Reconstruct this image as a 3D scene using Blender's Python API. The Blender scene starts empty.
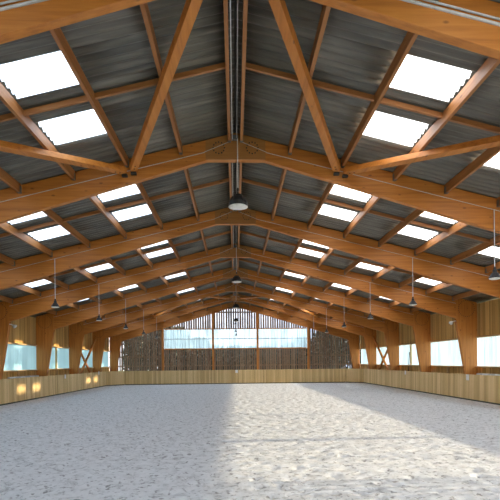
import bpy, math, random
from math import sin, cos, pi, sqrt, atan2
from mathutils import Vector, Matrix, noise
random.seed(7)
scn = bpy.context.scene
COL = scn.collection
ORD = ['first', 'second', 'third', 'fourth', 'fifth', 'sixth', 'seventh', 'eighth', 'ninth', 'tenth']

# ------------------------------------------------------------------ dimensions (metres; y runs down the arena)
EYE = 1.753
RIDGE, RS = 6.98, 0.247          # underside of the roof sheets: z = RIDGE - RS*|x|
SOF, SS = 6.546, 0.2993          # soffit of the rafters
PLATE = 6.36
BAY = 5.0
def FY(k): return 5.725 + BAY * k      # front face of portal frame k
FT = 0.14                        # rafter thickness
XO = 10.78                       # outer edge of columns
XW = 10.92                       # inner face of side wall boards
GY = FY(7)                       # gable frame
KD = 37.74                       # end kickboard
YB = -4.275                        # unseen rear end, set close behind the camera to let light in
PX = [0.14, 1.24, 2.45, 3.65, 4.85, 6.08, 7.30, 8.50, 9.70]   # purlin centres from the ridge
PW, PH = 0.062, 0.195
roof = lambda x: RIDGE - RS * abs(x)
sof = lambda x: SOF - SS * abs(x)

# ------------------------------------------------------------------ materials
def newmat(name):
    m = bpy.data.materials.new(name); m.use_nodes = True
    nt = m.node_tree
    for n in list(nt.nodes):
        if n.type != 'OUTPUT_MATERIAL': nt.nodes.remove(n)
    return m, nt, nt.nodes['Material Output'] if 'Material Output' in nt.nodes else nt.nodes[0]
def N(nt, t, **kw):
    n = nt.nodes.new(t)
    for k, v in kw.items():
        if k in n.inputs: n.inputs[k].default_value = v
        else: setattr(n, k, v)
    return n
def ramp(nt, stops):
    r = nt.nodes.new('ShaderNodeValToRGB')
    cr = r.color_ramp
    while len(cr.elements) < len(stops): cr.elements.new(0.5)
    for e, (p, c) in zip(cr.elements, stops):
        e.position = p; e.color = (c[0], c[1], c[2], 1)
    return r
def plain(name, col, rough=0.6, metal=0.0, amt=0.12, scale=12):
    m, nt, out = newmat(name)
    tc = N(nt, 'ShaderNodeTexCoord'); nz = N(nt, 'ShaderNodeTexNoise', Scale=scale, Detail=3)
    nt.links.new(tc.outputs['Object'], nz.inputs['Vector'])
    lo = [c * (1 - amt) for c in col]; hi = [min(1, c * (1 + amt)) for c in col]
    r = ramp(nt, [(0.3, lo), (0.7, hi)]); nt.links.new(nz.outputs[0], r.inputs[0])
    b = N(nt, 'ShaderNodeBsdfPrincipled', Roughness=rough, Metallic=metal)
    nt.links.new(r.outputs[0], b.inputs['Base Color']); nt.links.new(b.outputs[0], out.inputs[0])
    return m
def wood(name, dark, mid, light, axis, rough=0.55, knots=0.65):
    """glued laminated timber with grain along one axis, lamella steps and small knots"""
    m, nt, out = newmat(name); L = nt.links.new
    tc = N(nt, 'ShaderNodeTexCoord'); oi = N(nt, 'ShaderNodeObjectInfo')
    add = N(nt, 'ShaderNodeVectorMath', operation='ADD')
    mul = N(nt, 'ShaderNodeVectorMath', operation='SCALE'); mul.inputs['Scale'].default_value = 37.0
    cmb = N(nt, 'ShaderNodeCombineXYZ')
    for i in range(3): L(oi.outputs['Random'], cmb.inputs[i])
    L(cmb.outputs[0], mul.inputs[0]); L(tc.outputs['Object'], add.inputs[0]); L(mul.outputs[0], add.inputs[1])
    mp = N(nt, 'ShaderNodeMapping'); s = [14.0, 14.0, 14.0]; s[axis] = 0.7
    mp.inputs['Scale'].default_value = s
    L(add.outputs[0], mp.inputs[0])
    n1 = N(nt, 'ShaderNodeTexNoise', Scale=1.0, Detail=4, Roughness=0.6); L(mp.outputs[0], n1.inputs['Vector'])
    r1 = ramp(nt, [(0.25, dark), (0.5, mid), (0.78, light)]); L(n1.outputs[0], r1.inputs[0])
    mp2 = N(nt, 'ShaderNodeMapping'); s2 = [5.0, 5.0, 5.0]; s2[axis] = 2.4; mp2.inputs['Scale'].default_value = s2
    L(add.outputs[0], mp2.inputs[0])
    v = N(nt, 'ShaderNodeTexVoronoi', Scale=1.0); v.feature = 'F1'; L(mp2.outputs[0], v.inputs['Vector'])
    rk = ramp(nt, [(0.06, (1, 1, 1)), (0.13, (0, 0, 0))]); L(v.outputs['Distance'], rk.inputs[0])
    km = N(nt, 'ShaderNodeMath', operation='MULTIPLY'); km.inputs[1].default_value = knots; L(rk.outputs[0], km.inputs[0])
    mx = N(nt, 'ShaderNodeMix', data_type='RGBA'); L(km.outputs[0], mx.inputs[0]); L(r1.outputs[0], mx.inputs[6])
    mx.inputs[7].default_value = (dark[0] * .3, dark[1] * .25, dark[2] * .25, 1)
    b = N(nt, 'ShaderNodeBsdfPrincipled', Roughness=rough)
    bp = N(nt, 'ShaderNodeBump', Strength=0.15, Distance=0.004); L(n1.outputs[0], bp.inputs['Height'])
    L(mx.outputs[2], b.inputs['Base Color']); L(bp.outputs[0], b.inputs['Normal']); L(b.outputs[0], out.inputs[0])
    return m
def boards(name, cols, axis, pitch, rough=0.7, seam=0.06, streak=1.0):
    """vertical boards of different tone, stepping along one horizontal axis"""
    m, nt, out = newmat(name); L = nt.links.new
    tc = N(nt, 'ShaderNodeTexCoord'); sp = N(nt, 'ShaderNodeSeparateXYZ'); L(tc.outputs['Object'], sp.inputs[0])
    dv = N(nt, 'ShaderNodeMath', operation='DIVIDE'); dv.inputs[1].default_value = pitch; L(sp.outputs[axis], dv.inputs[0])
    fl = N(nt, 'ShaderNodeMath', operation='FLOOR'); L(dv.outputs[0], fl.inputs[0])
    wn = N(nt, 'ShaderNodeTexWhiteNoise', noise_dimensions='1D'); L(fl.outputs[0], wn.inputs['W'])
    fr = N(nt, 'ShaderNodeMath', operation='FRACT'); L(dv.outputs[0], fr.inputs[0])
    mp = N(nt, 'ShaderNodeMapping'); s = [30.0, 30.0, 1.2]; mp.inputs['Scale'].default_value = s; L(tc.outputs['Object'], mp.inputs[0])
    nz = N(nt, 'ShaderNodeTexNoise', Scale=1.0, Detail=4, Roughness=0.65); L(mp.outputs[0], nz.inputs['Vector'])
    a = N(nt, 'ShaderNodeMath', operation='MULTIPLY_ADD'); a.inputs[1].default_value = 0.55; L(wn.outputs['Value'], a.inputs[0])
    b0 = N(nt, 'ShaderNodeMath', operation='MULTIPLY'); b0.inputs[1].default_value = 0.5 * streak; L(nz.outputs[0], b0.inputs[0]); L(b0.outputs[0], a.inputs[2])
    r = ramp(nt, [(0.1, cols[0]), (0.5, cols[1]), (0.9, cols[2])]); L(a.outputs[0], r.inputs[0])
    rs = ramp(nt, [(0.0, (1, 1, 1)), (seam, (0, 0, 0))]); L(fr.outputs[0], rs.inputs[0])
    ks = N(nt, 'ShaderNodeTexVoronoi', Scale=1.0); mpk = N(nt, 'ShaderNodeMapping'); mpk.inputs['Scale'].default_value = (9, 9, 2.2)
    L(tc.outputs['Object'], mpk.inputs[0]); L(mpk.outputs[0], ks.inputs['Vector'])
    rk = ramp(nt, [(0.07, (0.6, 0.6, 0.6)), (0.13, (0, 0, 0))]); L(ks.outputs['Distance'], rk.inputs[0])
    mxk = N(nt, 'ShaderNodeMath', operation='MAXIMUM'); L(rs.outputs[0], mxk.inputs[0]); L(rk.outputs[0], mxk.inputs[1])
    sc = N(nt, 'ShaderNodeMath', operation='MULTIPLY'); sc.inputs[1].default_value = 0.75; L(mxk.outputs[0], sc.inputs[0])
    mx = N(nt, 'ShaderNodeMix', data_type='RGBA'); L(sc.outputs[0], mx.inputs[0]); L(r.outputs[0], mx.inputs[6])
    mx.inputs[7].default_value = (cols[0][0] * .3, cols[0][1] * .27, cols[0][2] * .25, 1)
    b = N(nt, 'ShaderNodeBsdfPrincipled', Roughness=rough); L(mx.outputs[2], b.inputs['Base Color']); L(b.outputs[0], out.inputs[0])
    return m
def sheet(name, tint, transp, transl, streak_axis=None, clear=None):
    """translucent corrugated sheet: part of the light passes straight, part is scattered"""
    m, nt, out = newmat(name); L = nt.links.new
    tr = N(nt, 'ShaderNodeBsdfTransparent'); tr.inputs[0].default_value = (*(clear or tint), 1)
    tl = N(nt, 'ShaderNodeBsdfTranslucent'); tl.inputs[0].default_value = (*tint, 1)
    gl = N(nt, 'ShaderNodeBsdfDiffuse'); gl.inputs[0].default_value = (*[0.8 * c for c in tint], 1)
    m1 = N(nt, 'ShaderNodeMixShader'); m1.inputs[0].default_value = transl / (transp + transl); L(tr.outputs[0], m1.inputs[1]); L(tl.outputs[0], m1.inputs[2])
    m2 = N(nt, 'ShaderNodeMixShader'); m2.inputs[0].default_value = 1 - transp - transl; L(m1.outputs[0], m2.inputs[1]); L(gl.outputs[0], m2.inputs[2])
    if streak_axis is not None:          # light and dark stripes of the corrugation put into the colour
        tc = N(nt, 'ShaderNodeTexCoord'); mp = N(nt, 'ShaderNodeMapping'); s = [8.0] * 3; s[2] = 0.4
        mp.inputs['Scale'].default_value = s; L(tc.outputs['Object'], mp.inputs[0])
        nz = N(nt, 'ShaderNodeTexNoise', Scale=1.0, Detail=3); L(mp.outputs[0], nz.inputs['Vector'])
        r = ramp(nt, [(0.3, [c * .5 for c in tint]), (0.65, tint)]); L(nz.outputs[0], r.inputs[0])
        L(r.outputs[0], tl.inputs[0])
        r2 = ramp(nt, [(0.35, [c * .6 for c in (clear or tint)]), (0.6, clear or tint)]); L(nz.outputs[0], r2.inputs[0]); L(r2.outputs[0], tr.inputs[0])
    L(m2.outputs[0], out.inputs[0])
    return m

M = {}
GL = ((0.36, 0.115, 0.014), (0.52, 0.185, 0.026), (0.62, 0.25, 0.045))
for ax, nm in enumerate('xyz'):
    M['glulam_' + nm] = wood('glulam_' + nm, *GL, ax)
    M['batten_' + nm] = wood('batten_' + nm, (0.26, 0.10, 0.028), (0.37, 0.15, 0.042), (0.46, 0.21, 0.065), ax)
M['plywood'] = wood('plywood', (0.30, 0.125, 0.028), (0.37, 0.16, 0.038), (0.42, 0.19, 0.05), 0, knots=0.1)
M['board_y'] = boards('wall_boards', ((0.34, 0.19, 0.05), (0.60, 0.36, 0.105), (0.80, 0.53, 0.19)), 1, 0.105)
M['kick_y'] = boards('kick_boards_y', ((0.42, 0.27, 0.105), (0.61, 0.425, 0.185), (0.78, 0.585, 0.30)), 1, 0.12, seam=0.09, streak=1.3)
M['kick_x'] = boards('kick_boards_x', ((0.42, 0.27, 0.105), (0.61, 0.425, 0.185), (0.78, 0.585, 0.30)), 0, 0.12, seam=0.09, streak=1.3)
M['slat'] = boards('gable_slats', ((0.16, 0.095, 0.055), (0.25, 0.155, 0.09), (0.35, 0.23, 0.14)), 0, 0.20, seam=0.0)
M['ledge'] = wood('ledge', (0.42, 0.25, 0.10), (0.55, 0.35, 0.16), (0.66, 0.45, 0.23), 1)
M['pale_x'] = wood('pale_stud', (0.45, 0.30, 0.13), (0.58, 0.40, 0.18), (0.66, 0.48, 0.24), 2)
M['steel'] = plain('galvanised_steel', (0.20, 0.20, 0.19), 0.5, 0.6)
M['dark_steel'] = plain('dark_steel', (0.035, 0.033, 0.03), 0.55, 0.2)
M['bolt'] = plain('bolt_head', (0.05, 0.035, 0.025), 0.5, 0.3)
M['cable'] = plain('white_cable', (0.60, 0.58, 0.54), 0.5)
M['conduit'] = plain('grey_conduit', (0.55, 0.56, 0.57), 0.4)
M['lamp_black'] = plain('lamp_housing', (0.022, 0.022, 0.024), 0.45)
M['lamp_white'] = plain('lamp_diffuser', (0.85, 0.84, 0.80), 0.35)
M['white'] = plain('white_plastic', (0.80, 0.80, 0.80), 0.4)
M['rubber'] = plain('base_strip', (0.07, 0.075, 0.055), 0.9, amt=0.3)
M['bark'] = plain('bark', (0.10, 0.07, 0.045), 0.9, amt=0.4)
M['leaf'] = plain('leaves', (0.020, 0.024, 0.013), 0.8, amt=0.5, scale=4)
M['ground'] = plain('meadow', (0.13, 0.14, 0.07), 0.95, amt=0.4, scale=2)
M['hill'] = plain('hazy_hill', (0.20, 0.205, 0.225), 1.0, amt=0.25, scale=0.3)  # pale haze put into the base colour
M['rooflight'] = sheet('rooflight_sheet', (0.97, 0.98, 1.0), 0.24, 0.66)
M['window'] = sheet('window_sheet', (0.50, 0.74, 0.94), 0.32, 0.14, streak_axis=2, clear=(0.84, 0.92, 0.95))
M['window_left'] = sheet('window_sheet_aged', (0.42, 0.74, 0.80), 0.26, 0.10, streak_axis=2, clear=(0.62, 0.88, 0.92))  # left sheets out of the sun: shade and teal put into the tint
M['gable_window'] = sheet('gable_window_sheet', (0.80, 0.96, 0.98), 0.48, 0.47, streak_axis=2, clear=(0.93, 0.98, 0.98))

def roof_material():
    m, nt, out = newmat('fibre_cement'); L = nt.links.new
    tc = N(nt, 'ShaderNodeTexCoord')
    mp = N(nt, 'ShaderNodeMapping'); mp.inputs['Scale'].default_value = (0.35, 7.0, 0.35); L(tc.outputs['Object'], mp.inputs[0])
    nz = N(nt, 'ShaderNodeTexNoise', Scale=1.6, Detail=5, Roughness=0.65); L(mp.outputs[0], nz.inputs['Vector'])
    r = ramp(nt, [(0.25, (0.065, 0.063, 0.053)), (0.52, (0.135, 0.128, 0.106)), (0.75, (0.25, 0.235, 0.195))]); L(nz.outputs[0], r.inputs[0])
    b = N(nt, 'ShaderNodeBsdfPrincipled', Roughness=0.34); L(r.outputs[0], b.inputs['Base Color']); L(b.outputs[0], out.inputs[0])
    return m
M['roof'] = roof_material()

def sand_material():
    m, nt, out = newmat('arena_sand'); L = nt.links.new
    tc = N(nt, 'ShaderNodeTexCoord')
    n1 = N(nt, 'ShaderNodeTexNoise', Scale=5.0, Detail=6, Roughness=0.7); L(tc.outputs['Object'], n1.inputs['Vector'])
    r1 = ramp(nt, [(0.28, (0.38, 0.37, 0.365)), (0.46, (0.64, 0.635, 0.64)), (0.75, (0.75, 0.745, 0.75))]); L(n1.outputs[0], r1.inputs[0])
    n2 = N(nt, 'ShaderNodeTexNoise', Scale=11.0, Detail=3, Roughness=0.6); L(tc.outputs['Object'], n2.inputs['Vector'])
    r2 = ramp(nt, [(0.56, (0, 0, 0)), (0.66, (0.85, 0.85, 0.85))]); L(n2.outputs[0], r2.inputs[0])
    mx = N(nt, 'ShaderNodeMix', data_type='RGBA'); L(r2.outputs[0], mx.inputs[0]); L(r1.outputs[0], mx.inputs[6]); mx.inputs[7].default_value = (0.23, 0.22, 0.215, 1)
    b = N(nt, 'ShaderNodeBsdfPrincipled', Roughness=0.95); L(mx.outputs[2], b.inputs['Base Color'])
    n3 = N(nt, 'ShaderNodeTexNoise', Scale=28.0, Detail=4, Roughness=0.7); L(tc.outputs['Object'], n3.inputs['Vector'])
    bp = N(nt, 'ShaderNodeBump', Strength=0.6, Distance=0.02); L(n3.outputs[0], bp.inputs['Height']); L(bp.outputs[0], b.inputs['Normal'])
    L(b.outputs[0], out.inputs[0])
    return m
M['sand'] = sand_material()

# ------------------------------------------------------------------ mesh helpers
class MB:
    """collects shapes into one mesh"""
    def __init__(s): s.v = []; s.f = []
    def box(s, x0, x1, y0, y1, z0, z1):
        b = len(s.v)
        s.v += [(x0, y0, z0), (x1, y0, z0), (x1, y1, z0), (x0, y1, z0), (x0, y0, z1), (x1, y0, z1), (x1, y1, z1), (x0, y1, z1)]
        s.f += [[b + i for i in q] for q in ((0, 3, 2, 1), (4, 5, 6, 7), (0, 1, 5, 4), (1, 2, 6, 5), (2, 3, 7, 6), (3, 0, 4, 7))]
        return s
    def prism_y(s, pts, y0, y1):
        """polygon of (x, z) extruded along y"""
        b = len(s.v); n = len(pts)
        a = sum(pts[i][0] * pts[(i + 1) % n][1] - pts[(i + 1) % n][0] * pts[i][1] for i in range(n))
        if a < 0: pts = pts[::-1]
        s.v += [(x, y0, z) for x, z in pts] + [(x, y1, z) for x, z in pts]
        s.f.append([b + i for i in range(n)]); s.f.append([b + n + i for i in range(n)][::-1])
        for i in range(n):
            j = (i + 1) % n
            s.f.append([b + j, b + i, b + n + i, b + n + j])
        return s
    def hexa(s, p):
        """eight corners: four of one end, four of the other"""
        b = len(s.v); s.v += [tuple(q) for q in p]
        s.f += [[b + i for i in q] for q in ((0, 1, 2, 3), (7, 6, 5, 4), (0, 4, 5, 1), (1, 5, 6, 2), (2, 6, 7, 3), (3, 7, 4, 0))]
        return s
    def bar(s, a, c, w, h, up=(0, 0, 1)):
        a = Vector(a); c = Vector(c); d = (c - a).normalized(); sd = d.cross(Vector(up)).normalized(); u = sd.cross(d)
        q = []
        for e in (a, c): q += [e - sd * w / 2 - u * h / 2, e + sd * w / 2 - u * h / 2, e + sd * w / 2 + u * h / 2, e - sd * w / 2 + u * h / 2]
        return s.hexa(q)
    def tube(s, pts, r, n=8):
        b = len(s.v); pts = [Vector(p) for p in pts]
        for i, p in enumerate(pts):
            d = (pts[min(i + 1, len(pts) - 1)] - pts[max(i - 1, 0)]).normalized()
            sd = d.cross(Vector((0.31, 0.2, 0.93) if abs(d.z) < 0.9 else (1, 0, 0))).normalized(); u = sd.cross(d)
            s.v += [tuple(p + (sd * cos(2 * pi * k / n) + u * sin(2 * pi * k / n)) * r) for k in range(n)]
        for i in range(len(pts) - 1):
            for k in range(n):
                s.f.append([b + i * n + k, b + i * n + (k + 1) % n, b + (i + 1) * n + (k + 1) % n, b + (i + 1) * n + k])
        s.f.append([b + k for k in range(n)]); s.f.append([b + (len(pts) - 1) * n + k for k in range(n)][::-1])
        return s
    def lathe(s, prof, n=20, cx=0, cy=0):
        b = len(s.v)
        for r, z in prof: s.v += [(cx + r * cos(2 * pi * k / n), cy + r * sin(2 * pi * k / n), z) for k in range(n)]
        for i in range(len(prof) - 1):
            for k in range(n):
                s.f.append([b + i * n + k, b + i * n + (k + 1) % n, b + (i + 1) * n + (k + 1) % n, b + (i + 1) * n + k])
        s.f.append([b + k for k in range(n)][::-1]); s.f.append([b + (len(prof) - 1) * n + k for k in range(n)])
        return s
    def disc_y(s, x, z, r, y0, y1, n=8):
        return s.prism_y([(x + r * cos(2 * pi * k / n), z + r * sin(2 * pi * k / n)) for k in range(n)], y0, y1)
    def mesh(s, name, mat, smooth=False):
        me = bpy.data.meshes.new(name); me.from_pydata(s.v, [], s.f); me.update()
        me.materials.append(mat)
        if smooth:
            for p in me.polygons: p.use_smooth = True
        return me
    def build(s, name, mat, parent=None, loc=None, smooth=False, bevel=0):
        o = bpy.data.objects.new(name, s.mesh(name, mat, smooth)); COL.objects.link(o)
        if parent: o.parent = parent
        if loc: o.location = loc
        if bevel:
            b = o.modifiers.new('edge', 'BEVEL'); b.width = bevel; b.segments = 2; b.limit_method = 'ANGLE'
        return o
def tag(o, label, cat, group=None):
    o['label'] = label; o['category'] = cat
    if group: o['group'] = group
    return o
def struct(o): o['kind'] = 'structure'; return o
def empty(name, loc):
    e = bpy.data.objects.new(name, None); COL.objects.link(e); e.location = loc; e.empty_display_size = 0.2
    return e
def copy_tree(o, parent=None):
    c = o.copy(); COL.objects.link(c); c.parent = parent
    for ch in list(o.children): copy_tree(ch, c)
    return c
SIDE = {-1: 'left', 1: 'right'}

# ------------------------------------------------------------------ setting: floor, ground, roof, walls
def build_floor():
    xs = [-XW - 0.05 + i * (2 * XW + 0.1) / 270 for i in range(271)]
    ys = []; y = YB
    while y < GY + 0.3:
        ys.append(y); y += 0.4 if y < 4.5 else (0.07 if y < 14 else 0.09 if y < 22 else 0.14)
    ys.append(GY + 0.3)
    v = []; W = len(xs)
    for y in ys:
        for x in xs:
            z = 0.0
            if abs(x) < 9.95 and y < KD - 0.1:
                if y > 4:
                    z = 0.006 * noise.noise((x * 1.1, y * 1.1, 3)) + 0.008 * noise.noise((x * 4.6, y * 4.6, 0))
                    d = noise.noise((x * 6.5 + 9, y * 6.5, 7))
                    if d > 0.2: z -= min(0.04, (d - 0.2) * 0.18)
                    z += 0.013 * noise.noise((x * 10, y * 10, 5))
                e = min(9.95 - abs(x), KD - 0.1 - y, 0.5) / 0.5
                z *= max(0, e)
                z -= 0.012
            else: z = -0.012
            v.append((x, y, z))
    f = [[j * W + i, j * W + i + 1, (j + 1) * W + i + 1, (j + 1) * W + i] for j in range(len(ys) - 1) for i in range(W - 1)]
    m = MB(); m.v = v; m.f = f
    struct(m.build('floor', M['sand'], smooth=True))
    g = MB(); n = 24
    for j in range(n + 1):
        for i in range(n + 1): g.v.append((-120 + 10 * i, -100 + 10 * j, -0.2))
    g.f = [[j * (n + 1) + i, j * (n + 1) + i + 1, (j + 1) * (n + 1) + i + 1, (j + 1) * (n + 1) + i] for j in range(n) for i in range(n)]
    struct(g.build('ground', M['ground']))
build_floor()

WAVE, WA = 0.177, 0.050
NS = 8
def wz(y): return WA * (0.5 + 0.5 * cos(2 * pi * y / WAVE)) + 0.010 * ((y / (5 * WAVE)) % 1.0)
ROWS = int(round((GY + 0.6 - YB) / (WAVE / NS)))
def ry(j): return YB + j * WAVE / NS
def rj(y): return int(round((y - YB) / (WAVE / NS)))
# the two sheets of a pair sit either side of the cross batten, a little farther on in each of the first bays
PAIR = [((1.28, 2.12), (2.92, 3.84)), ((1.38, 2.2), (3.03, 3.95)), ((1.56, 2.42), (3.22, 4.10))]
BATTEN = [2.43, 2.55, 2.84]
LIGHTS = []                      # (side, row, bay, which, x0, x1, j0, j1)
for side in (-1, 1):
    for bay in range(-2, 7):
        for row, (a, b) in enumerate(((2, 3), (4, 5), (6, 7))):
            if side == 1 and row == 2 and bay in (4, 6): continue
            for w, (o0, o1) in enumerate(PAIR[max(0, min(2, bay))]):
                y = FY(bay)
                LIGHTS.append((side, row, bay, w, PX[a] + 0.055, PX[b] - 0.05, rj(y + o0), rj(y + o1)))
def build_roof():
    for side in (-1, 1):
        cuts = sorted({0.02, 11.35} | {l[4] for l in LIGHTS} | {l[5] for l in LIGHTS})
        holes = {}
        for l in LIGHTS:
            if l[0] == side:
                for j in range(l[6], l[7]): holes.setdefault(j, []).append((l[4], l[5]))
        m = MB(); C = len(cuts)
        for j in range(ROWS + 1):
            w = wz(ry(j))
            for x in cuts: m.v.append((side * x, ry(j), roof(x) + 0.004 + w))
        for j in range(ROWS):
            hs = holes.get(j, ())
            for i in range(C - 1):
                if any(h[0] - 1e-6 <= cuts[i] and cuts[i + 1] <= h[1] + 1e-6 for h in hs): continue
                q = [j * C + i, j * C + i + 1, (j + 1) * C + i + 1, (j + 1) * C + i]
                m.f.append(q if side == -1 else q[::-1])
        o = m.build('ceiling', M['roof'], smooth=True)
        s = o.modifiers.new('thick', 'SOLIDIFY'); s.thickness = 0.008; s.offset = -1 if side == 1 else -1
        struct(o)
    # ridge cap over the joint of both slopes
    m = MB().prism_y([(-0.32, RIDGE - 0.02), (-0.3, RIDGE + 0.0), (0, RIDGE + 0.075), (0.3, RIDGE + 0.0), (0.32, RIDGE - 0.02), (0.32, RIDGE + 0.01), (0, RIDGE + 0.11), (-0.32, RIDGE + 0.01)], YB, GY + 0.6)
    struct(m.build('trim_1', M['dark_steel']))
build_roof()

def build_rooflights():
    for (side, row, bay, w, x0, x1, j0, j1) in LIGHTS:
        m = MB(); yc = (ry(j0) + ry(j1)) / 2; xc = side * (x0 + x1) / 2; zc = roof(xc)
        cols = [x0 - 0.02, x1 + 0.02]
        for j in range(j0 - 1, j1 + 2):
            for x in cols: m.v.append((side * x - xc, ry(j) - yc, roof(x) + 0.016 + wz(ry(j)) - zc))
        for j in range(j1 - j0 + 2):
            m.f.append([2 * j, 2 * j + 1, 2 * j + 3, 2 * j + 2])
        o = m.build('rooflight_sheet', M['rooflight'], loc=(xc, yc, zc), smooth=True)
        if bay < 0: struct(o); continue
        tag(o, 'bright rooflight sheet on %s slope, %s bay, %s row from ridge, %s of its pair' % (SIDE[side], ORD[bay], ORD[row], ('nearer', 'farther')[w]), 'rooflight', 'rooflight sheets in the roof')
build_rooflights()

def slatted(m, x0, x1, z0, ztop, y, pitch=0.2, w=0.138):
    n = max(1, int((x1 - x0) / pitch))
    for i in range(n):
        c = x0 + (x1 - x0) * (i + 0.5) / n + random.uniform(-0.018, 0.018)
        ww = w + random.uniform(-0.022, 0.025); a, b = c - ww / 2, c + ww / 2
        if callable(ztop):
            m.hexa([(a, y, z0), (b, y, z0), (b, y, ztop(b)), (a, y, ztop(a)), (a, y + .022, z0), (b, y + .022, z0), (b, y + .022, ztop(b)), (a, y + .022, ztop(a))])
        else:
            m.box(a, b, y, y + 0.022, z0, ztop)

def build_walls():
    for side in (-1, 1):
        m = MB()
        y = YB; k = 0
        while y < GY + 0.25:
            for z0, z1 in ((-0.2, 1.40), (2.78, roof(XW) - 0.01)):
                t = 0.022 + random.uniform(0, 0.006)
                a, b = side * XW, side * (XW + t); m.box(min(a, b), max(a, b), y + 0.002, y + 0.103, z0, z1)
            y += 0.105
        # outer lining so no light leaks between the boards
        a, b = side * (XW + 0.03), side * (XW + 0.05)
        m.box(min(a, b), max(a, b), YB, GY + 0.3, -0.2, 1.40); m.box(min(a, b), max(a, b), YB, GY + 0.3, 2.78, roof(XW) - 0.01)
        struct(m.build('wall_' + SIDE[side], M['board_y']))
        # lintel ledge and window sill running the length of the wall
        for nm, z in (('trim_2', 2.73), ('trim_3', 1.40)):
            a, b = side * (XW + 0.06), side * (XW - (0.20 if z > 2 else 0.22))
            for bay in range(-2, 7):
                o = MB().box(min(a, b), max(a, b), FY(bay) + 0.165 if bay > -2 else YB, FY(bay + 1) - 0.025, z - 0.012, z + 0.05).build(nm, M['ledge'], bevel=0.006)
                struct(o)
        # translucent sheets
        for bay in range(-2, 7):
            y0, y1 = max(FY(bay), YB), FY(bay + 1)
            m = MB(); n = int((y1 - y0) / 0.0125); pit = 0.15
            for j in range(n + 1):
                y = y0 + (y1 - y0) * j / n; x = side * (XW + 0.035 + 0.012 * cos(2 * pi * y / pit))
                m.v += [(x, y, 1.43), (x, y, 2.80)]
            m.f = [[2 * j, 2 * j + 2, 2 * j + 3, 2 * j + 1] for j in range(n)]
            o = m.build('window_%d' % ((bay + 4) + (10 if side == 1 else 0)), M['window' if side == 1 else 'window_left'], smooth=True)
            struct(o)
            studs = {-1: {3: [(2.95, 'ledge', 1.43)], 4: [(2.95, 'pale_x', 2.73)], 6: [(2.6, 'ledge', 1.43)]},
                     1: {3: [(3.0, 'ledge', 1.43)], 4: [(3.08, 'pale_x', 2.73)], 6: [(2.6, 'ledge', 1.43)]}}[side].get(bay, [])
            for dy, mm, top in studs:
                a, b = side * (XW - 0.02), side * (XW - 0.11)
                if top > 2:
                    MB().box(min(a, b), max(a, b), y0 + dy, y0 + dy + 0.12, 1.452, 2.728).build('stud', M[mm], o)
                MB().box(min(a, b), max(a, b), y0 + dy, y0 + dy + 0.12, 0.0, 1.398).build('stud', M[mm], o)
    # unseen boards added on the right, spaced to half-shade the near floor
    m = MB(); y = YB
    while y < 7.2:
        m.box(XW + 0.002, XW + 0.02, y + 0.002, y + 0.103, 1.40, 2.79); y += 0.21
    struct(m.build('wall_entrance_right', M['board_y']))
    # unseen rear wall added on the left to darken that side; right open
    m = MB(); x = -XW
    while x < -1.5:
        b = x + 0.103
        m.hexa([(x, YB, -0.1), (b, YB, -0.1), (b, YB, roof(b) - .01), (x, YB, roof(x) - .01), (x, YB + .03, -0.1), (b, YB + .03, -0.1), (b, YB + .03, roof(b) - .01), (x, YB + .03, roof(x) - .01)]); x += 0.103
    struct(m.build('wall_near', M['board_y']))
    # gable
    y = GY + 0.16; top = lambda x: roof(x) - 0.01
    m = MB()
    slatted(m, -XW, -6.35, -0.1, top, y); slatted(m, 6.40, XW, -0.1, top, y)
    slatted(m, -6.35, 6.40, -0.1, 2.90, y); slatted(m, -6.35, 6.40, 4.62, top, y)
    for z, x0, x1 in ((1.40, -XW, XW), (6.02, -3.4, 3.4), (2.2, -XW, -6.35), (2.2, 6.40, XW), (3.6, -XW, -6.35), (3.6, 6.4, XW)):
        m.box(x0, x1, y + 0.024, y + 0.09, z, z + 0.10)
    struct(m.build('wall_far', M['slat']))
    edges = (-6.25, -1.95, 1.90, 6.30)
    for i in range(3):
        x0, x1 = edges[i], edges[i + 1]; m = MB(); n = int((x1 - x0) / 0.0125)
        for j in range(n + 1):
            x = x0 + (x1 - x0) * j / n; yy = y + 0.05 + 0.012 * cos(2 * pi * x / 0.15); m.v += [(x, yy, 2.88), (x, yy, 4.64)]
        m.f = [[2 * j, 2 * j + 2, 2 * j + 3, 2 * j + 1] for j in range(n)]
        o = m.build('window_%d' % (21 + i), M['gable_window'], smooth=True); struct(o)
        a, b = x0 + 0.1, x1 - 0.1
        MB().box(a, b, y - 0.04, y + 0.03, 2.86, 2.95).build('sill', M['glulam_x'], o)
        MB().box(a, b, y - 0.04, y + 0.03, 4.58, 4.66).build('head_rail', M['glulam_x'], o)
        MB().box(a, b, y - 0.01, y + 0.03, 3.74, 3.79).build('transom', M['steel'], o)
build_walls()

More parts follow.
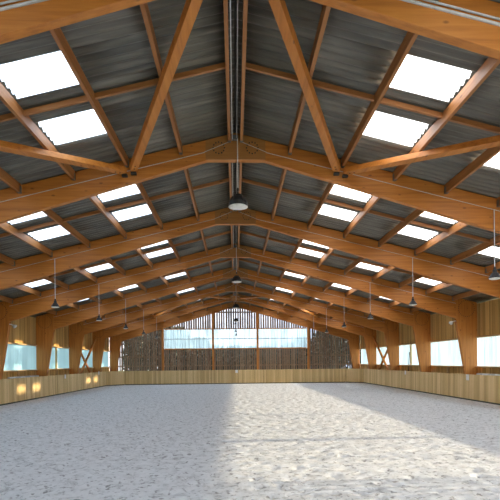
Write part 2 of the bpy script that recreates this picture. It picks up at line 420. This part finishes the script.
# ------------------------------------------------------------------ portal frames
FRAME_LABEL = ['nearest timber portal frame, cut off by the top edge of the photo',
               'second timber portal frame from the camera, where the near roof braces meet',
               'third timber portal frame from the camera, whose columns are just outside the photo',
               'fourth timber portal frame from the camera, nearest one with its columns in view',
               'fifth timber portal frame, with a side lamp hanging before each haunch',
               'sixth timber portal frame, at the near end of the cross-braced bay',
               'seventh timber portal frame, at the far end of the cross-braced bay',
               'last timber portal frame, standing against the slatted end wall']
bolt_me = MB().disc_y(0, 0, 0.017, -0.011, 0.0).mesh('bolt', M['bolt'])
def put(name, me, parent, loc):
    o = bpy.data.objects.new(name, me); COL.objects.link(o); o.parent = parent; o.location = loc
    return o
def build_frame(k):
    root = empty('portal_frame', (0, FY(k), 0))
    tag(root, FRAME_LABEL[k], 'portal frame', 'timber portal frames of the hall')
    for side in (-1, 1):
        pts = [(side * 0.003, RIDGE - 0.005), (side * 10.72, roof(10.72) - 0.005), (side * 10.72, sof(9.83) - 0.12), (side * 9.83, sof(9.83)), (side * 0.62, sof(0.62)), (side * 0.003, sof(0.62))]
        MB().prism_y(pts, 0, FT).build('rafter', M['glulam_x'], root, bevel=0.006)
        zt = sof(9.83)
        col = [(side * 10.43, -0.02), (side * XO, -0.02), (side * XO, roof(XO) - 0.02), (side * 9.83, roof(9.83) - 0.02), (side * 9.83, zt)]
        c = MB().prism_y(col, -0.022, -0.001).prism_y(col, FT + 0.001, FT + 0.022)
        low = [(side * 10.43, -0.02), (side * XO, -0.02), (side * XO, sof(9.83) - 0.13), (side * 9.86, sof(9.83) - 0.13)]
        c.prism_y(low, -0.001, FT + 0.001)
        c.build('column', M['glulam_z'], root, bevel=0.004)
        n = 26
        for i in range(n if k >= 3 else 0):
            a = 2 * pi * i / n; put('bolt', bolt_me, root, (side * 10.3 + 0.36 * cos(a), -0.022, 4.03 + 0.36 * sin(a)))
    pl = MB()
    pp = [(-0.68, PLATE), (0.68, PLATE), (0.68, roof(0.68) - 0.012), (0, RIDGE - 0.012), (-0.68, roof(0.68) - 0.012)]
    pl.prism_y(pp, -0.024, -0.001); pl.prism_y(pp, FT + 0.001, FT + 0.024)
    gp = pl.build('gusset_plate', M['plywood'], root)
    for side in (-1, 1):
        for i in range(12):
            a = 2 * pi * i / 12; put('bolt', bolt_me, gp, (side * 0.38 + 0.13 * cos(a), -0.0245, 6.62 + 0.13 * sin(a)))
    if k == 7: return
    # cable clipped along the rafters, broken by the ridge box
    for side in (-1, 1):
        off = 0.285
        n = 7; pts = [(side * x, -0.012, roof(x) - off) for x in (0.70, 10.2)]
        MB().tube(pts, 0.007 if k else 0.02, 6).build('cable', M['cable'] if k else M['conduit'], root)
        MB().tube([(side * 0.1, -0.036, roof(0.1) - off + 0.10), (side * 0.7, -0.036, roof(0.7) - off)], 0.006, 6).build('cable', M['cable'], root)
        if k == 0:
            MB().tube([(side * x, -0.02, roof(x) - off + 0.06) for x in (0.7, 10.2)], 0.014, 6).build('cable', M['conduit'], root)
    MB().box(-0.07, 0.06, -0.10, -0.026, 6.78, 6.88).build('junction_box', M['steel'], root)
for k in range(8): build_frame(k)

# gable posts
for i, x in enumerate((-6.25, -1.95, 1.90, 6.30)):
    e = tag(empty('gable_post', (x, GY - 0.16, 0)), '%s of the four slender timber posts before the slatted end wall, counted from the left' % ORD[i], 'post', 'posts of the end wall')
    MB().box(-0.09, 0.09, 0, 0.13, -0.02, sof(x) + 0.15).build('shaft', M['glulam_z'], e, bevel=0.006)
    MB().box(-0.11, 0.11, -0.02, 0.15, -0.02, 0.12).build('foot_plate', M['steel'], e)

# ------------------------------------------------------------------ purlins and cross battens
purlin_me = {}
def purlin_mesh(side):
    L0 = BAY - FT - 0.012
    # top follows the roof slope
    dz = RS * PW / 2
    p = MB(); a, b = -PW / 2, PW / 2
    za, zb = (-0.003 - RS * side * a), (-0.003 - RS * side * b)
    p.hexa([(a, 0, -PH), (b, 0, -PH), (b, 0, zb), (a, 0, za), (a, L0, -PH), (b, L0, -PH), (b, L0, zb), (a, L0, za)])
    return p.mesh('purlin', M['batten_y'])
hang = MB()
w = PW / 2 + 0.003
hang.box(-w - 0.004, -w, -0.10, 0, -PH - 0.004, -0.05); hang.box(w, w + 0.004, -0.10, 0, -PH - 0.004, -0.05); hang.box(-w - 0.004, w + 0.004, -0.10, 0, -PH - 0.008, -PH - 0.001)
hang_me = hang.mesh('joist_hanger', M['steel'])
hang_me2 = hang_me.copy(); hang_me2.transform(Matrix.Rotation(pi, 4, 'Z'))
for side in (-1, 1):
    pm = purlin_mesh(side)
    for bay in range(-1, 7):
        for i, x in enumerate(PX):
            if bay == -1 and i < 2: continue
            o = bpy.data.objects.new('purlin', pm); COL.objects.link(o)
            o.location = (side * x, FY(bay) + FT + 0.006, roof(x))
            nm = ('ridge purlin on the %s of the ridge gap' % SIDE[side]) if i == 0 else '%s purlin down from the ridge purlin, %s slope' % (ORD[i - 1], SIDE[side])
            where = 'bay over the camera' if bay < 0 else '%s bay' % ORD[bay]
            tag(o, 'brown timber %s, %s' % (nm, where), 'purlin', 'roof purlins')
            h = bpy.data.objects.new('joist_hanger', hang_me); COL.objects.link(h); h.parent = o; h.location = (0, BAY - FT - 0.013, 0)
            h = bpy.data.objects.new('joist_hanger', hang_me2); COL.objects.link(h); h.parent = o; h.location = (0, 0.001, 0)
batten_cache = {}
for side in (-1, 1):
    for bay in range(0, 7):
        for i in range(len(PX) - 1):
            x0, x1 = PX[i] + PW / 2 + 0.002, PX[i + 1] - PW / 2 - 0.002
            xc = (x0 + x1) / 2; key = (side, i)
            if key not in batten_cache:
                a, b = side * x0 - side * xc, side * x1 - side * xc
                if a > b: a, b = b, a
                z = lambda q: -RS * side * q - 0.003
                hh = 0.085
                batten_cache[key] = MB().hexa([(a, -0.028, z(a) - hh), (b, -0.028, z(b) - hh), (b, -0.028, z(b)), (a, -0.028, z(a)), (a, 0.028, z(a) - hh), (b, 0.028, z(b) - hh), (b, 0.028, z(b)), (a, 0.028, z(a))]).mesh('cross_batten', M['batten_x'])
            o = bpy.data.objects.new('cross_batten', batten_cache[key]); COL.objects.link(o)
            o.location = (side * xc, FY(bay) + BATTEN[min(2, bay)], roof(xc))
            tag(o, 'short cross batten between purlins, %s from the ridge on %s slope, %s bay' % (ORD[i], SIDE[side], ORD[bay]), 'batten', 'cross battens between purlins')

# ------------------------------------------------------------------ braces
def under(x, d=0.30): return roof(x) - d
def roof_brace(bay, side, inner, flip):
    """diagonal between the frames of one bay; meets the other diagonal at the node at x = 2.35"""
    yn, yf = (FY(bay + 1) - 0.10, FY(bay) + FT + 0.06) if not flip else (FY(bay) + FT + 0.10, FY(bay + 1) - 0.06)
    xa = 2.30 if inner else 2.50
    xb = 0.42 if inner else 6.25
    a = Vector((side * xa, yn, under(xa))); b = Vector((side * xb, yf, under(xb)))
    e = tag(empty('roof_brace', a), 'diagonal timber roof brace in the %s bay, %s slope, %s' % (ORD[bay], SIDE[side], 'rising to the ridge' if inner else 'falling towards the eaves'), 'brace', 'diagonal roof braces')
    up = Vector((side * RS, 0, 1))
    MB().bar((0, 0, 0), b - a, 0.16, 0.12, up).build('bar', M['glulam_y'], e, bevel=0.006)
    y = 0.085 if not flip else -0.085
    MB().box(-0.06, 0.06, min(0, y), max(0, y), -0.12, -0.065).build('bracket', M['dark_steel'], e)
    d = (b - a).normalized()
    for t in (0.12, 0.24):
        p = d * t; MB().lathe([(0.014, p.z - 0.074), (0.014, p.z - 0.055)], 8, p.x, p.y).build('bolt', M['bolt'], e)
for bay, flip in ((0, False), (5, True)):
    for side in (-1, 1):
        for inner in (True, False): roof_brace(bay, side, inner, flip)
for side in (-1, 1):
    for nm, a, b, x in (('rising away from the camera', (FY(5) + 0.2, 0.15), (FY(6) - 0.1, 3.55), 10.52), ('falling away from the camera', (FY(5) + 0.2, 3.68), (FY(6) - 0.1, 0.45), 10.66)):
        A = Vector((side * x, a[0], a[1])); B = Vector((side * x, b[0], b[1]))
        e = tag(empty('wall_brace', A), 'diagonal timber wall brace on the %s side, %s' % (SIDE[side], nm), 'brace', 'crossed wall braces')
        MB().bar((0, 0, 0), B - A, 0.10, 0.16, (0, 0, 1)).build('bar', M['glulam_y'], e, bevel=0.005)
        d = (B - A).normalized()
        for t in (0.1, 0.25):
            p = d * t; q = p - Vector((side * 0.055, 0, 0)); MB().tube([q, q + Vector((side * 0.02, 0, 0))], 0.016).build('bolt', M['bolt'], e)

# ------------------------------------------------------------------ kickboards
KX0, KX1, KH, CH = 10.0, 10.02, 1.105, 1.15
def kick(name, a, b, out, mat, label, y_axis):
    """leaning board wall from a to b (floor line); out = unit vector away from the arena"""
    a = Vector((*a, 0)); b = Vector((*b, 0)); o = Vector((*out, 0)); lean = o * (KX1 - KX0)
    e = tag(empty(name, (0, 0, 0)), label, 'kickboard', 'kickboards round the riding track')
    L = (b - a).length; n = max(1, int(round(L / 0.12))); m = MB(); d = (b - a) / n; up = Vector((0, 0, KH))
    for i in range(n):
        p = a + d * i + d * 0.015; q = a + d * (i + 1) - d * 0.015
        t = o * 0.03; r = o * random.uniform(0, 0.004); base = Vector((0, 0, 0.055)); lo = lean * (0.055 / KH)
        top = up + Vector((0, 0, random.uniform(-0.006, 0.006)))
        m.hexa([p + base + lo + r, q + base + lo + r, q + top + lean + r, p + top + lean + r, p + base + lo + t, q + base + lo + t, q + top + lean + t, p + top + lean + t])
    m.build('boards', M[mat], e)
    f = MB()
    for z in (0.25, 0.95):
        s = lean * (z / KH) + o * 0.034; h = Vector((0, 0, 0.10)); t = o * 0.06
        A = a + s + Vector((0, 0, z)); B = b + s + Vector((0, 0, z)); ll = lean * (0.1 / KH)
        f.hexa([A, B, B + h + ll, A + h + ll, A + t, B + t, B + t + h + ll, A + t + h + ll])
    f.build('rail', M['ledge'], e)
    s = MB(); s.hexa([a + o * 0.03 - Vector((0, 0, .03)), b + o * 0.03 - Vector((0, 0, .03)), b + o * 0.045 + Vector((0, 0, .052)), a + o * 0.045 + Vector((0, 0, .052)), a + o * 0.09 - Vector((0, 0, .03)), b + o * 0.09 - Vector((0, 0, .03)), b + o * 0.09 + Vector((0, 0, .052)), a + o * 0.09 + Vector((0, 0, .052))])
    s.build('base_strip', M['rubber'], e)
    return e
q = sqrt(0.5)
kick('kickboard', (-KX0, 3.0), (-KX0, KD - CH), (-1, 0), 'kick_y', 'long pale board kickboard along the left side of the track', True)
kick('kickboard', (KX0, 3.0), (KX0, KD - CH), (1, 0), 'kick_y', 'long pale board kickboard along the right side of the track', True)
kick('kickboard', (-KX0 + CH, KD), (KX0 - CH, KD), (0, 1), 'kick_x', 'pale board kickboard across the far end, under the slatted wall', False)
kick('kickboard', (-KX0, KD - CH), (-KX0 + CH, KD), (-q, q), 'kick_y', 'short slanting kickboard cutting the far left corner', True)
kick('kickboard', (KX0, KD - CH), (KX0 - CH, KD), (q, q), 'kick_y', 'short slanting kickboard cutting the far right corner', True)

# ------------------------------------------------------------------ pendant lamps
def make_lamp(r, drop, name, wide=False):
    root = empty(name, (0, 0, 0))
    k = r / 0.135
    h = MB().lathe([(0.022 * k, 0.20 * k), (0.045 * k, 0.195 * k), (0.05 * k, 0.13 * k), (0.065 * k, 0.125 * k), (0.128 * k, 0.03 * k), (0.135 * k, 0.0), (0.120 * k, 0.002), (0.06 * k, 0.09 * k)], 24)
    if wide:
        h = MB().lathe([(0.03 * k, 0.150 * k), (0.060 * k, 0.145 * k), (0.066 * k, 0.120 * k), (0.090 * k, 0.110 * k), (0.125 * k, 0.045 * k), (0.125 * k, 0.0), (0.110 * k, 0.002), (0.06 * k, 0.06 * k)], 12)
    h.build('housing', M['lamp_black'], root, smooth=False)
    MB().lathe([(0.110 * k, 0.004), (0.128 * k, -0.010 * k), (0.085 * k, -0.024 * k), (0.02 * k, -0.026 * k)] if wide else [(0.121 * k, 0.012), (0.121 * k, -0.012 * k), (0.085 * k, -0.026 * k), (0.02 * k, -0.03 * k)], 24).build('diffuser', M['lamp_white'], root, smooth=True)
    MB().tube([(0, 0, 0.20 * k), (0, 0, drop)], 0.011 * (1 if k < 1.3 else 1.2), 6).build('cord', M['cable' if k > 1.3 else 'conduit'], root)
    MB().lathe([(0.03, 0.2 * k), (0.026, 0.2 * k + 0.05), (0.012, 0.2 * k + 0.07)], 12).build('cord_grip', M['dark_steel'], root)
    return root
side_lamp = make_lamp(0.135, roof(6.0) - 0.285 - 3.62, 'side_pendant_lamp')
first = True
for k in range(0, 7):
    for side in (-1, 1):
        if k == 0: continue
        o = side_lamp if first else copy_tree(side_lamp); first = False
        o.location = (side * 5.96, FY(k) - 0.05, 3.62)
        tag(o, 'small dark pendant lamp on the %s side, %s from the camera of its row' % (SIDE[side], ORD[k - 1]), 'pendant lamp', 'pendant lamps along both sides')
big = make_lamp(0.235, 6.80 - 5.27, 'ridge_pendant_lamp', True)
for i, k in enumerate((1, 3, 5, 7)):
    o = big if i == 0 else copy_tree(big)
    o.location = (0.045, FY(k) - 0.09, 5.27)
    tag(o, '%s large dark pendant lamp from the camera in the row under the ridge' % ORD[i], 'pendant lamp', 'pendant lamps under the ridge')
small = make_lamp(0.11, 6.4 - 4.62, 'gable_pendant_lamp')
for i, (x, z, dy) in enumerate(((0.01, 4.98, 0), (0.03, 4.32, -0.3), (0.05, 3.98, -0.6))):
    o = small if i == 0 else copy_tree(small)
    o.location = (x, GY - 0.35 + dy, z)
    for c in o.children:
        if c.name.startswith('cord') and 'grip' not in c.name:
            c.data = MB().tube([(0, 0, 0.16), (0, 0, roof(0.1) - 0.02 - z)], 0.007, 6).mesh('cord', M['lamp_black'])
    tag(o, '%s dark pendant lamp of the column hanging before the end wall window' % ('topmost small', 'middle small', 'lowest small')[i], 'pendant lamp', 'small lamps before the end wall')

# cables in the ridge gap
m = MB(); pts = []
y = FY(-1)
while y < GY - 0.2:
    pts.append((0.03 + 0.002 * sin(y * 9), y, RIDGE - 0.16 - 0.012 * sin(y * 4.1) ** 2)); y += 0.12
# runs pass below the gusset plates' tops through the frames' ridge gap
for b in range(-1, 7):
    seg = [p for p in pts if FY(b) + FT + 0.03 < p[1] < FY(b + 1) - 0.03]
    o = MB().tube(seg, 0.006, 6).build('ridge_cable', M['cable']); tag(o, 'thin white cable in the ridge gap, %s' % ('bay over the camera' if b < 0 else ORD[b] + ' bay'), 'cable', 'cables in the ridge gap')
    o = MB().tube([(-0.075, FY(b) + FT + 0.03, RIDGE - 0.19), (-0.075, FY(b + 1) - 0.03, RIDGE - 0.19)], 0.011, 8).build('ridge_conduit', M['conduit'])
    tag(o, 'grey conduit along the left ridge purlin, %s' % ('bay over the camera' if b < 0 else ORD[b] + ' bay'), 'conduit', 'conduits in the ridge gap')

# ------------------------------------------------------------------ floodlights, letter plates, poles
def floodlight(side, k):
    e = empty('floodlight', (side * 9.72, FY(k) + 0.06, 3.47))
    tag(e, 'small white floodlight on a bracket at the %s haunch of the %s frame' % (SIDE[side], 'fourth' if k == 3 else 'last'), 'floodlight', 'floodlights at the haunches')
    MB().bar((side * 0.14, 0, 0.02), (-side * 0.16, -0.02, -0.04), 0.035, 0.035).build('bracket', M['white'], e)
    h = MB().lathe([(0.045, 0), (0.055, 0.02), (0.085, 0.11), (0.085, 0.13), (0.06, 0.135)], 18)
    o = h.build('head', M['white'], e, loc=(-side * 0.17, -0.02, -0.05), smooth=False)
    o.rotation_euler = (pi / 2 + 0.3, 0, side * 0.7)
    o = MB().lathe([(0.055, 0.134), (0.05, 0.140), (0.01, 0.142)], 18).build('lens', M['conduit'], e, loc=(-side * 0.17, -0.02, -0.05)); o.rotation_euler = (pi / 2 + 0.3, 0, side * 0.7)
for k in (3, 7):
    for side in (-1, 1): floodlight(side, k)
def plate(x, y, z, nx, ny, label, w=0.2, h=0.24):
    e = empty('marker_plate', (x, y, z)); e.rotation_euler = (0, 0, atan2(ny, nx) + pi / 2)
    tag(e, label, 'marker plate', 'marker plates on the kickboards')
    MB().box(-w / 2, w / 2, -0.012, 0.0, -h / 2, h / 2).build('plate', M['white'], e, bevel=0.003)
    MB().box(-0.02, 0.02, 0.0, 0.014, h / 2 - 0.05, h / 2 + 0.012).build('hook', M['steel'], e)
kx = lambda z: KX0 + (KX1 - KX0) * z / KH
plate(kx(0.98) - 0.018, 20.05, 0.98, -1, 0, 'white marker plate on right kickboard, nearest, below the fourth frame column', 0.24, 0.26)
plate(kx(1.0) - 0.018, 27.5, 1.02, -1, 0, 'white marker plate on right kickboard, farther one, below the paler stud')
plate(-kx(1.0) + 0.018, 27.8, 1.0, 1, 0, 'white marker plate on left kickboard, the nearer one')
plate(-kx(1.0) + 0.018, 34.6, 1.04, 1, 0, 'white marker plate on left kickboard, the farther one near the corner')
plate(0.05, KD + 0.0, 0.98, 0, -1, 'white marker plate at the middle of the end kickboard')
def poles(side, y0, y1):
    for i in range(2):
        e = empty('jump_pole', (side * (10.56 + 0.11 * i), y0 + 0.15 * i, 1.10)); L = y1 - y0
        tag(e, 'striped white and grey pole lying behind the %s kickboard, %s' % (SIDE[side], ('nearer the track', 'nearer the wall')[i]), 'pole', 'poles laid behind the kickboards')
        n = 6
        for j in range(n):
            MB().tube([(0, L * j / n, 0), (0, L * (j + 1) / n, 0)], 0.045, 10).build('band', M['white' if j % 2 == 0 else 'conduit'], e, smooth=False)
        if i == 0:
            for yy in (y0 + 0.6, y1 - 0.5):
                s = tag(MB().box(side * 10.62 - 0.13, side * 10.62 + 0.13, yy - 0.05, yy + 0.05, -0.01, 1.054).build('pole_rest', M['ledge']), 'low timber rest under the %s poles, %s one' % (SIDE[side], 'nearer' if yy < (y0 + y1) / 2 else 'farther'), 'rest', 'rests under the poles')
poles(-1, 22.2, 25.4); poles(1, 17.4, 20.3)
e = tag(empty('tool_handle', (10.62, 28.85, 0)), 'thin upright pole leaning against the right wall window', 'pole')
MB().tube([(0, 0, 0.0), (0.16, 0.05, 2.25)], 0.022, 8).build('shaft', M['dark_steel'], e)
MB().box(-0.12, 0.12, -0.03, 0.03, -0.01, 0.06).build('foot', M['dark_steel'], e)

# ------------------------------------------------------------------ trees beyond the end wall
def tree_mesh(seed, w, h):
    rnd = random.Random(seed); m = MB()
    for _ in range(1700):
        a = rnd.uniform(0, 2 * pi); t = rnd.random() ** 0.7; zz = h * (0.12 + 0.88 * t)
        rr = w * sqrt(max(0.03, 1 - (abs(t - 0.35) / 0.7) ** 2)) * sqrt(rnd.random())
        c = Vector((rr * cos(a), rr * sin(a) * 0.7, zz)); s = rnd.uniform(0.18, 0.36)
        u = Vector((rnd.uniform(-1, 1), rnd.uniform(-1, 1), rnd.uniform(-1, 1))).normalized(); vv = u.orthogonal().normalized(); n = u.cross(vv)
        b = len(m.v)
        m.v += [tuple(c - u * s), tuple(c + vv * s * .6 + n * s * .2), tuple(c + u * s), tuple(c - vv * s * .6 + n * s * .2), tuple(c + n * s * 0.5), tuple(c - n * s * .3)]
        m.f += [[b, b + 1, b + 4], [b + 1, b + 2, b + 4], [b + 2, b + 3, b + 4], [b + 3, b, b + 4], [b + 1, b, b + 5], [b + 2, b + 1, b + 5], [b + 3, b + 2, b + 5], [b, b + 3, b + 5]]
    return m
TREES = [(-9.9 + 3.9 * i, 48.6, 1.65, h) for i, h in enumerate((5.9, 5.5, 3.5, 3.4, 3.7, 5.6, 7.2))] + [(-8.0 + 3.9 * i, 53.0, 1.75, h) for i, h in enumerate((6.3, 4.6, 3.6, 3.5, 4.4, 7.0, 7.6))]
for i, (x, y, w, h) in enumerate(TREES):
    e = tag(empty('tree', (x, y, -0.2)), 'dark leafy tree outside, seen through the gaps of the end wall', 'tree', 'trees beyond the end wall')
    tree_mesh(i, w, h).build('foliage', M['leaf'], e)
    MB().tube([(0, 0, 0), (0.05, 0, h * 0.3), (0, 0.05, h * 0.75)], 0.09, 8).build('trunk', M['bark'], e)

# hill ring added to dim the sky in the gaps; haze in its colour
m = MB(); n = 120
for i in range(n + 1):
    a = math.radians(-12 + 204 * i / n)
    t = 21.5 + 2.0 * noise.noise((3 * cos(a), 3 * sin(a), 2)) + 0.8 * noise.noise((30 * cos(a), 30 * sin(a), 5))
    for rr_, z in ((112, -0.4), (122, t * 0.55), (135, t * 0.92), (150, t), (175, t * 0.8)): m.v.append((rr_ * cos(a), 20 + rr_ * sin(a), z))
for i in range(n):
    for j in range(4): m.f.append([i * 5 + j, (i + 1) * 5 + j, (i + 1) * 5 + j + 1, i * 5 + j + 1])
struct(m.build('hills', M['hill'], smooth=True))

# ------------------------------------------------------------------ light
wd = bpy.data.worlds.new('sky'); scn.world = wd; wd.use_nodes = True
nt = wd.node_tree; L = nt.links.new
bg = nt.nodes['Background']
tc = N(nt, 'ShaderNodeTexCoord'); sp = N(nt, 'ShaderNodeSeparateXYZ'); L(tc.outputs['Generated'], sp.inputs[0])
r = ramp(nt, [(0.0, (0.88, 0.94, 1.0)), (0.25, (0.78, 0.89, 1.0)), (1.0, (0.62, 0.79, 1.0))]); L(sp.outputs[2], r.inputs[0])
L(r.outputs[0], bg.inputs[0]); bg.inputs[1].default_value = 2.6
sun = bpy.data.lights.new('sun', 'SUN'); sun.energy = 15.0; sun.angle = math.radians(0.9); sun.color = (1.0, 0.80, 0.55)
so = bpy.data.objects.new('sun', sun); COL.objects.link(so)
el, az = math.radians(13.7), math.radians(1.6)
d = Vector((-cos(el) * cos(az), -cos(el) * sin(az), -sin(el)))
so.rotation_euler = d.to_track_quat('-Z', 'Y').to_euler(); so.location = (40, 10, 15)

# ------------------------------------------------------------------ camera
cam = bpy.data.cameras.new('camera'); co = bpy.data.objects.new('camera', cam); COL.objects.link(co); scn.camera = co
f, py, yaw, roll = 470.0, 361.64, 0.0316, 0.0103
cam.sensor_width = 36; cam.sensor_fit = 'HORIZONTAL'; cam.lens = f / 500 * 36
cam.shift_y = (py - 250) / 500; cam.clip_end = 500
R0 = Vector((cos(yaw), -sin(yaw), 0)); F = Vector((sin(yaw), cos(yaw), 0)); U = Vector((0, 0, 1))
rr = cos(roll) * R0 - sin(roll) * U; uu = sin(roll) * R0 + cos(roll) * U; bb = -F
co.matrix_world = Matrix(((rr.x, uu.x, bb.x, -0.058), (rr.y, uu.y, bb.y, 0), (rr.z, uu.z, bb.z, EYE), (0, 0, 0, 1)))

vs = scn.view_settings
scn.display_settings.display_device = 'sRGB'
vs.view_transform = 'Standard'; vs.look = 'None'; vs.gamma = 1; vs.use_curve_mapping = False
vs.exposure = 1.15
scn.cycles.max_bounces = 10; scn.cycles.diffuse_bounces = 6; scn.cycles.transparent_max_bounces = 12
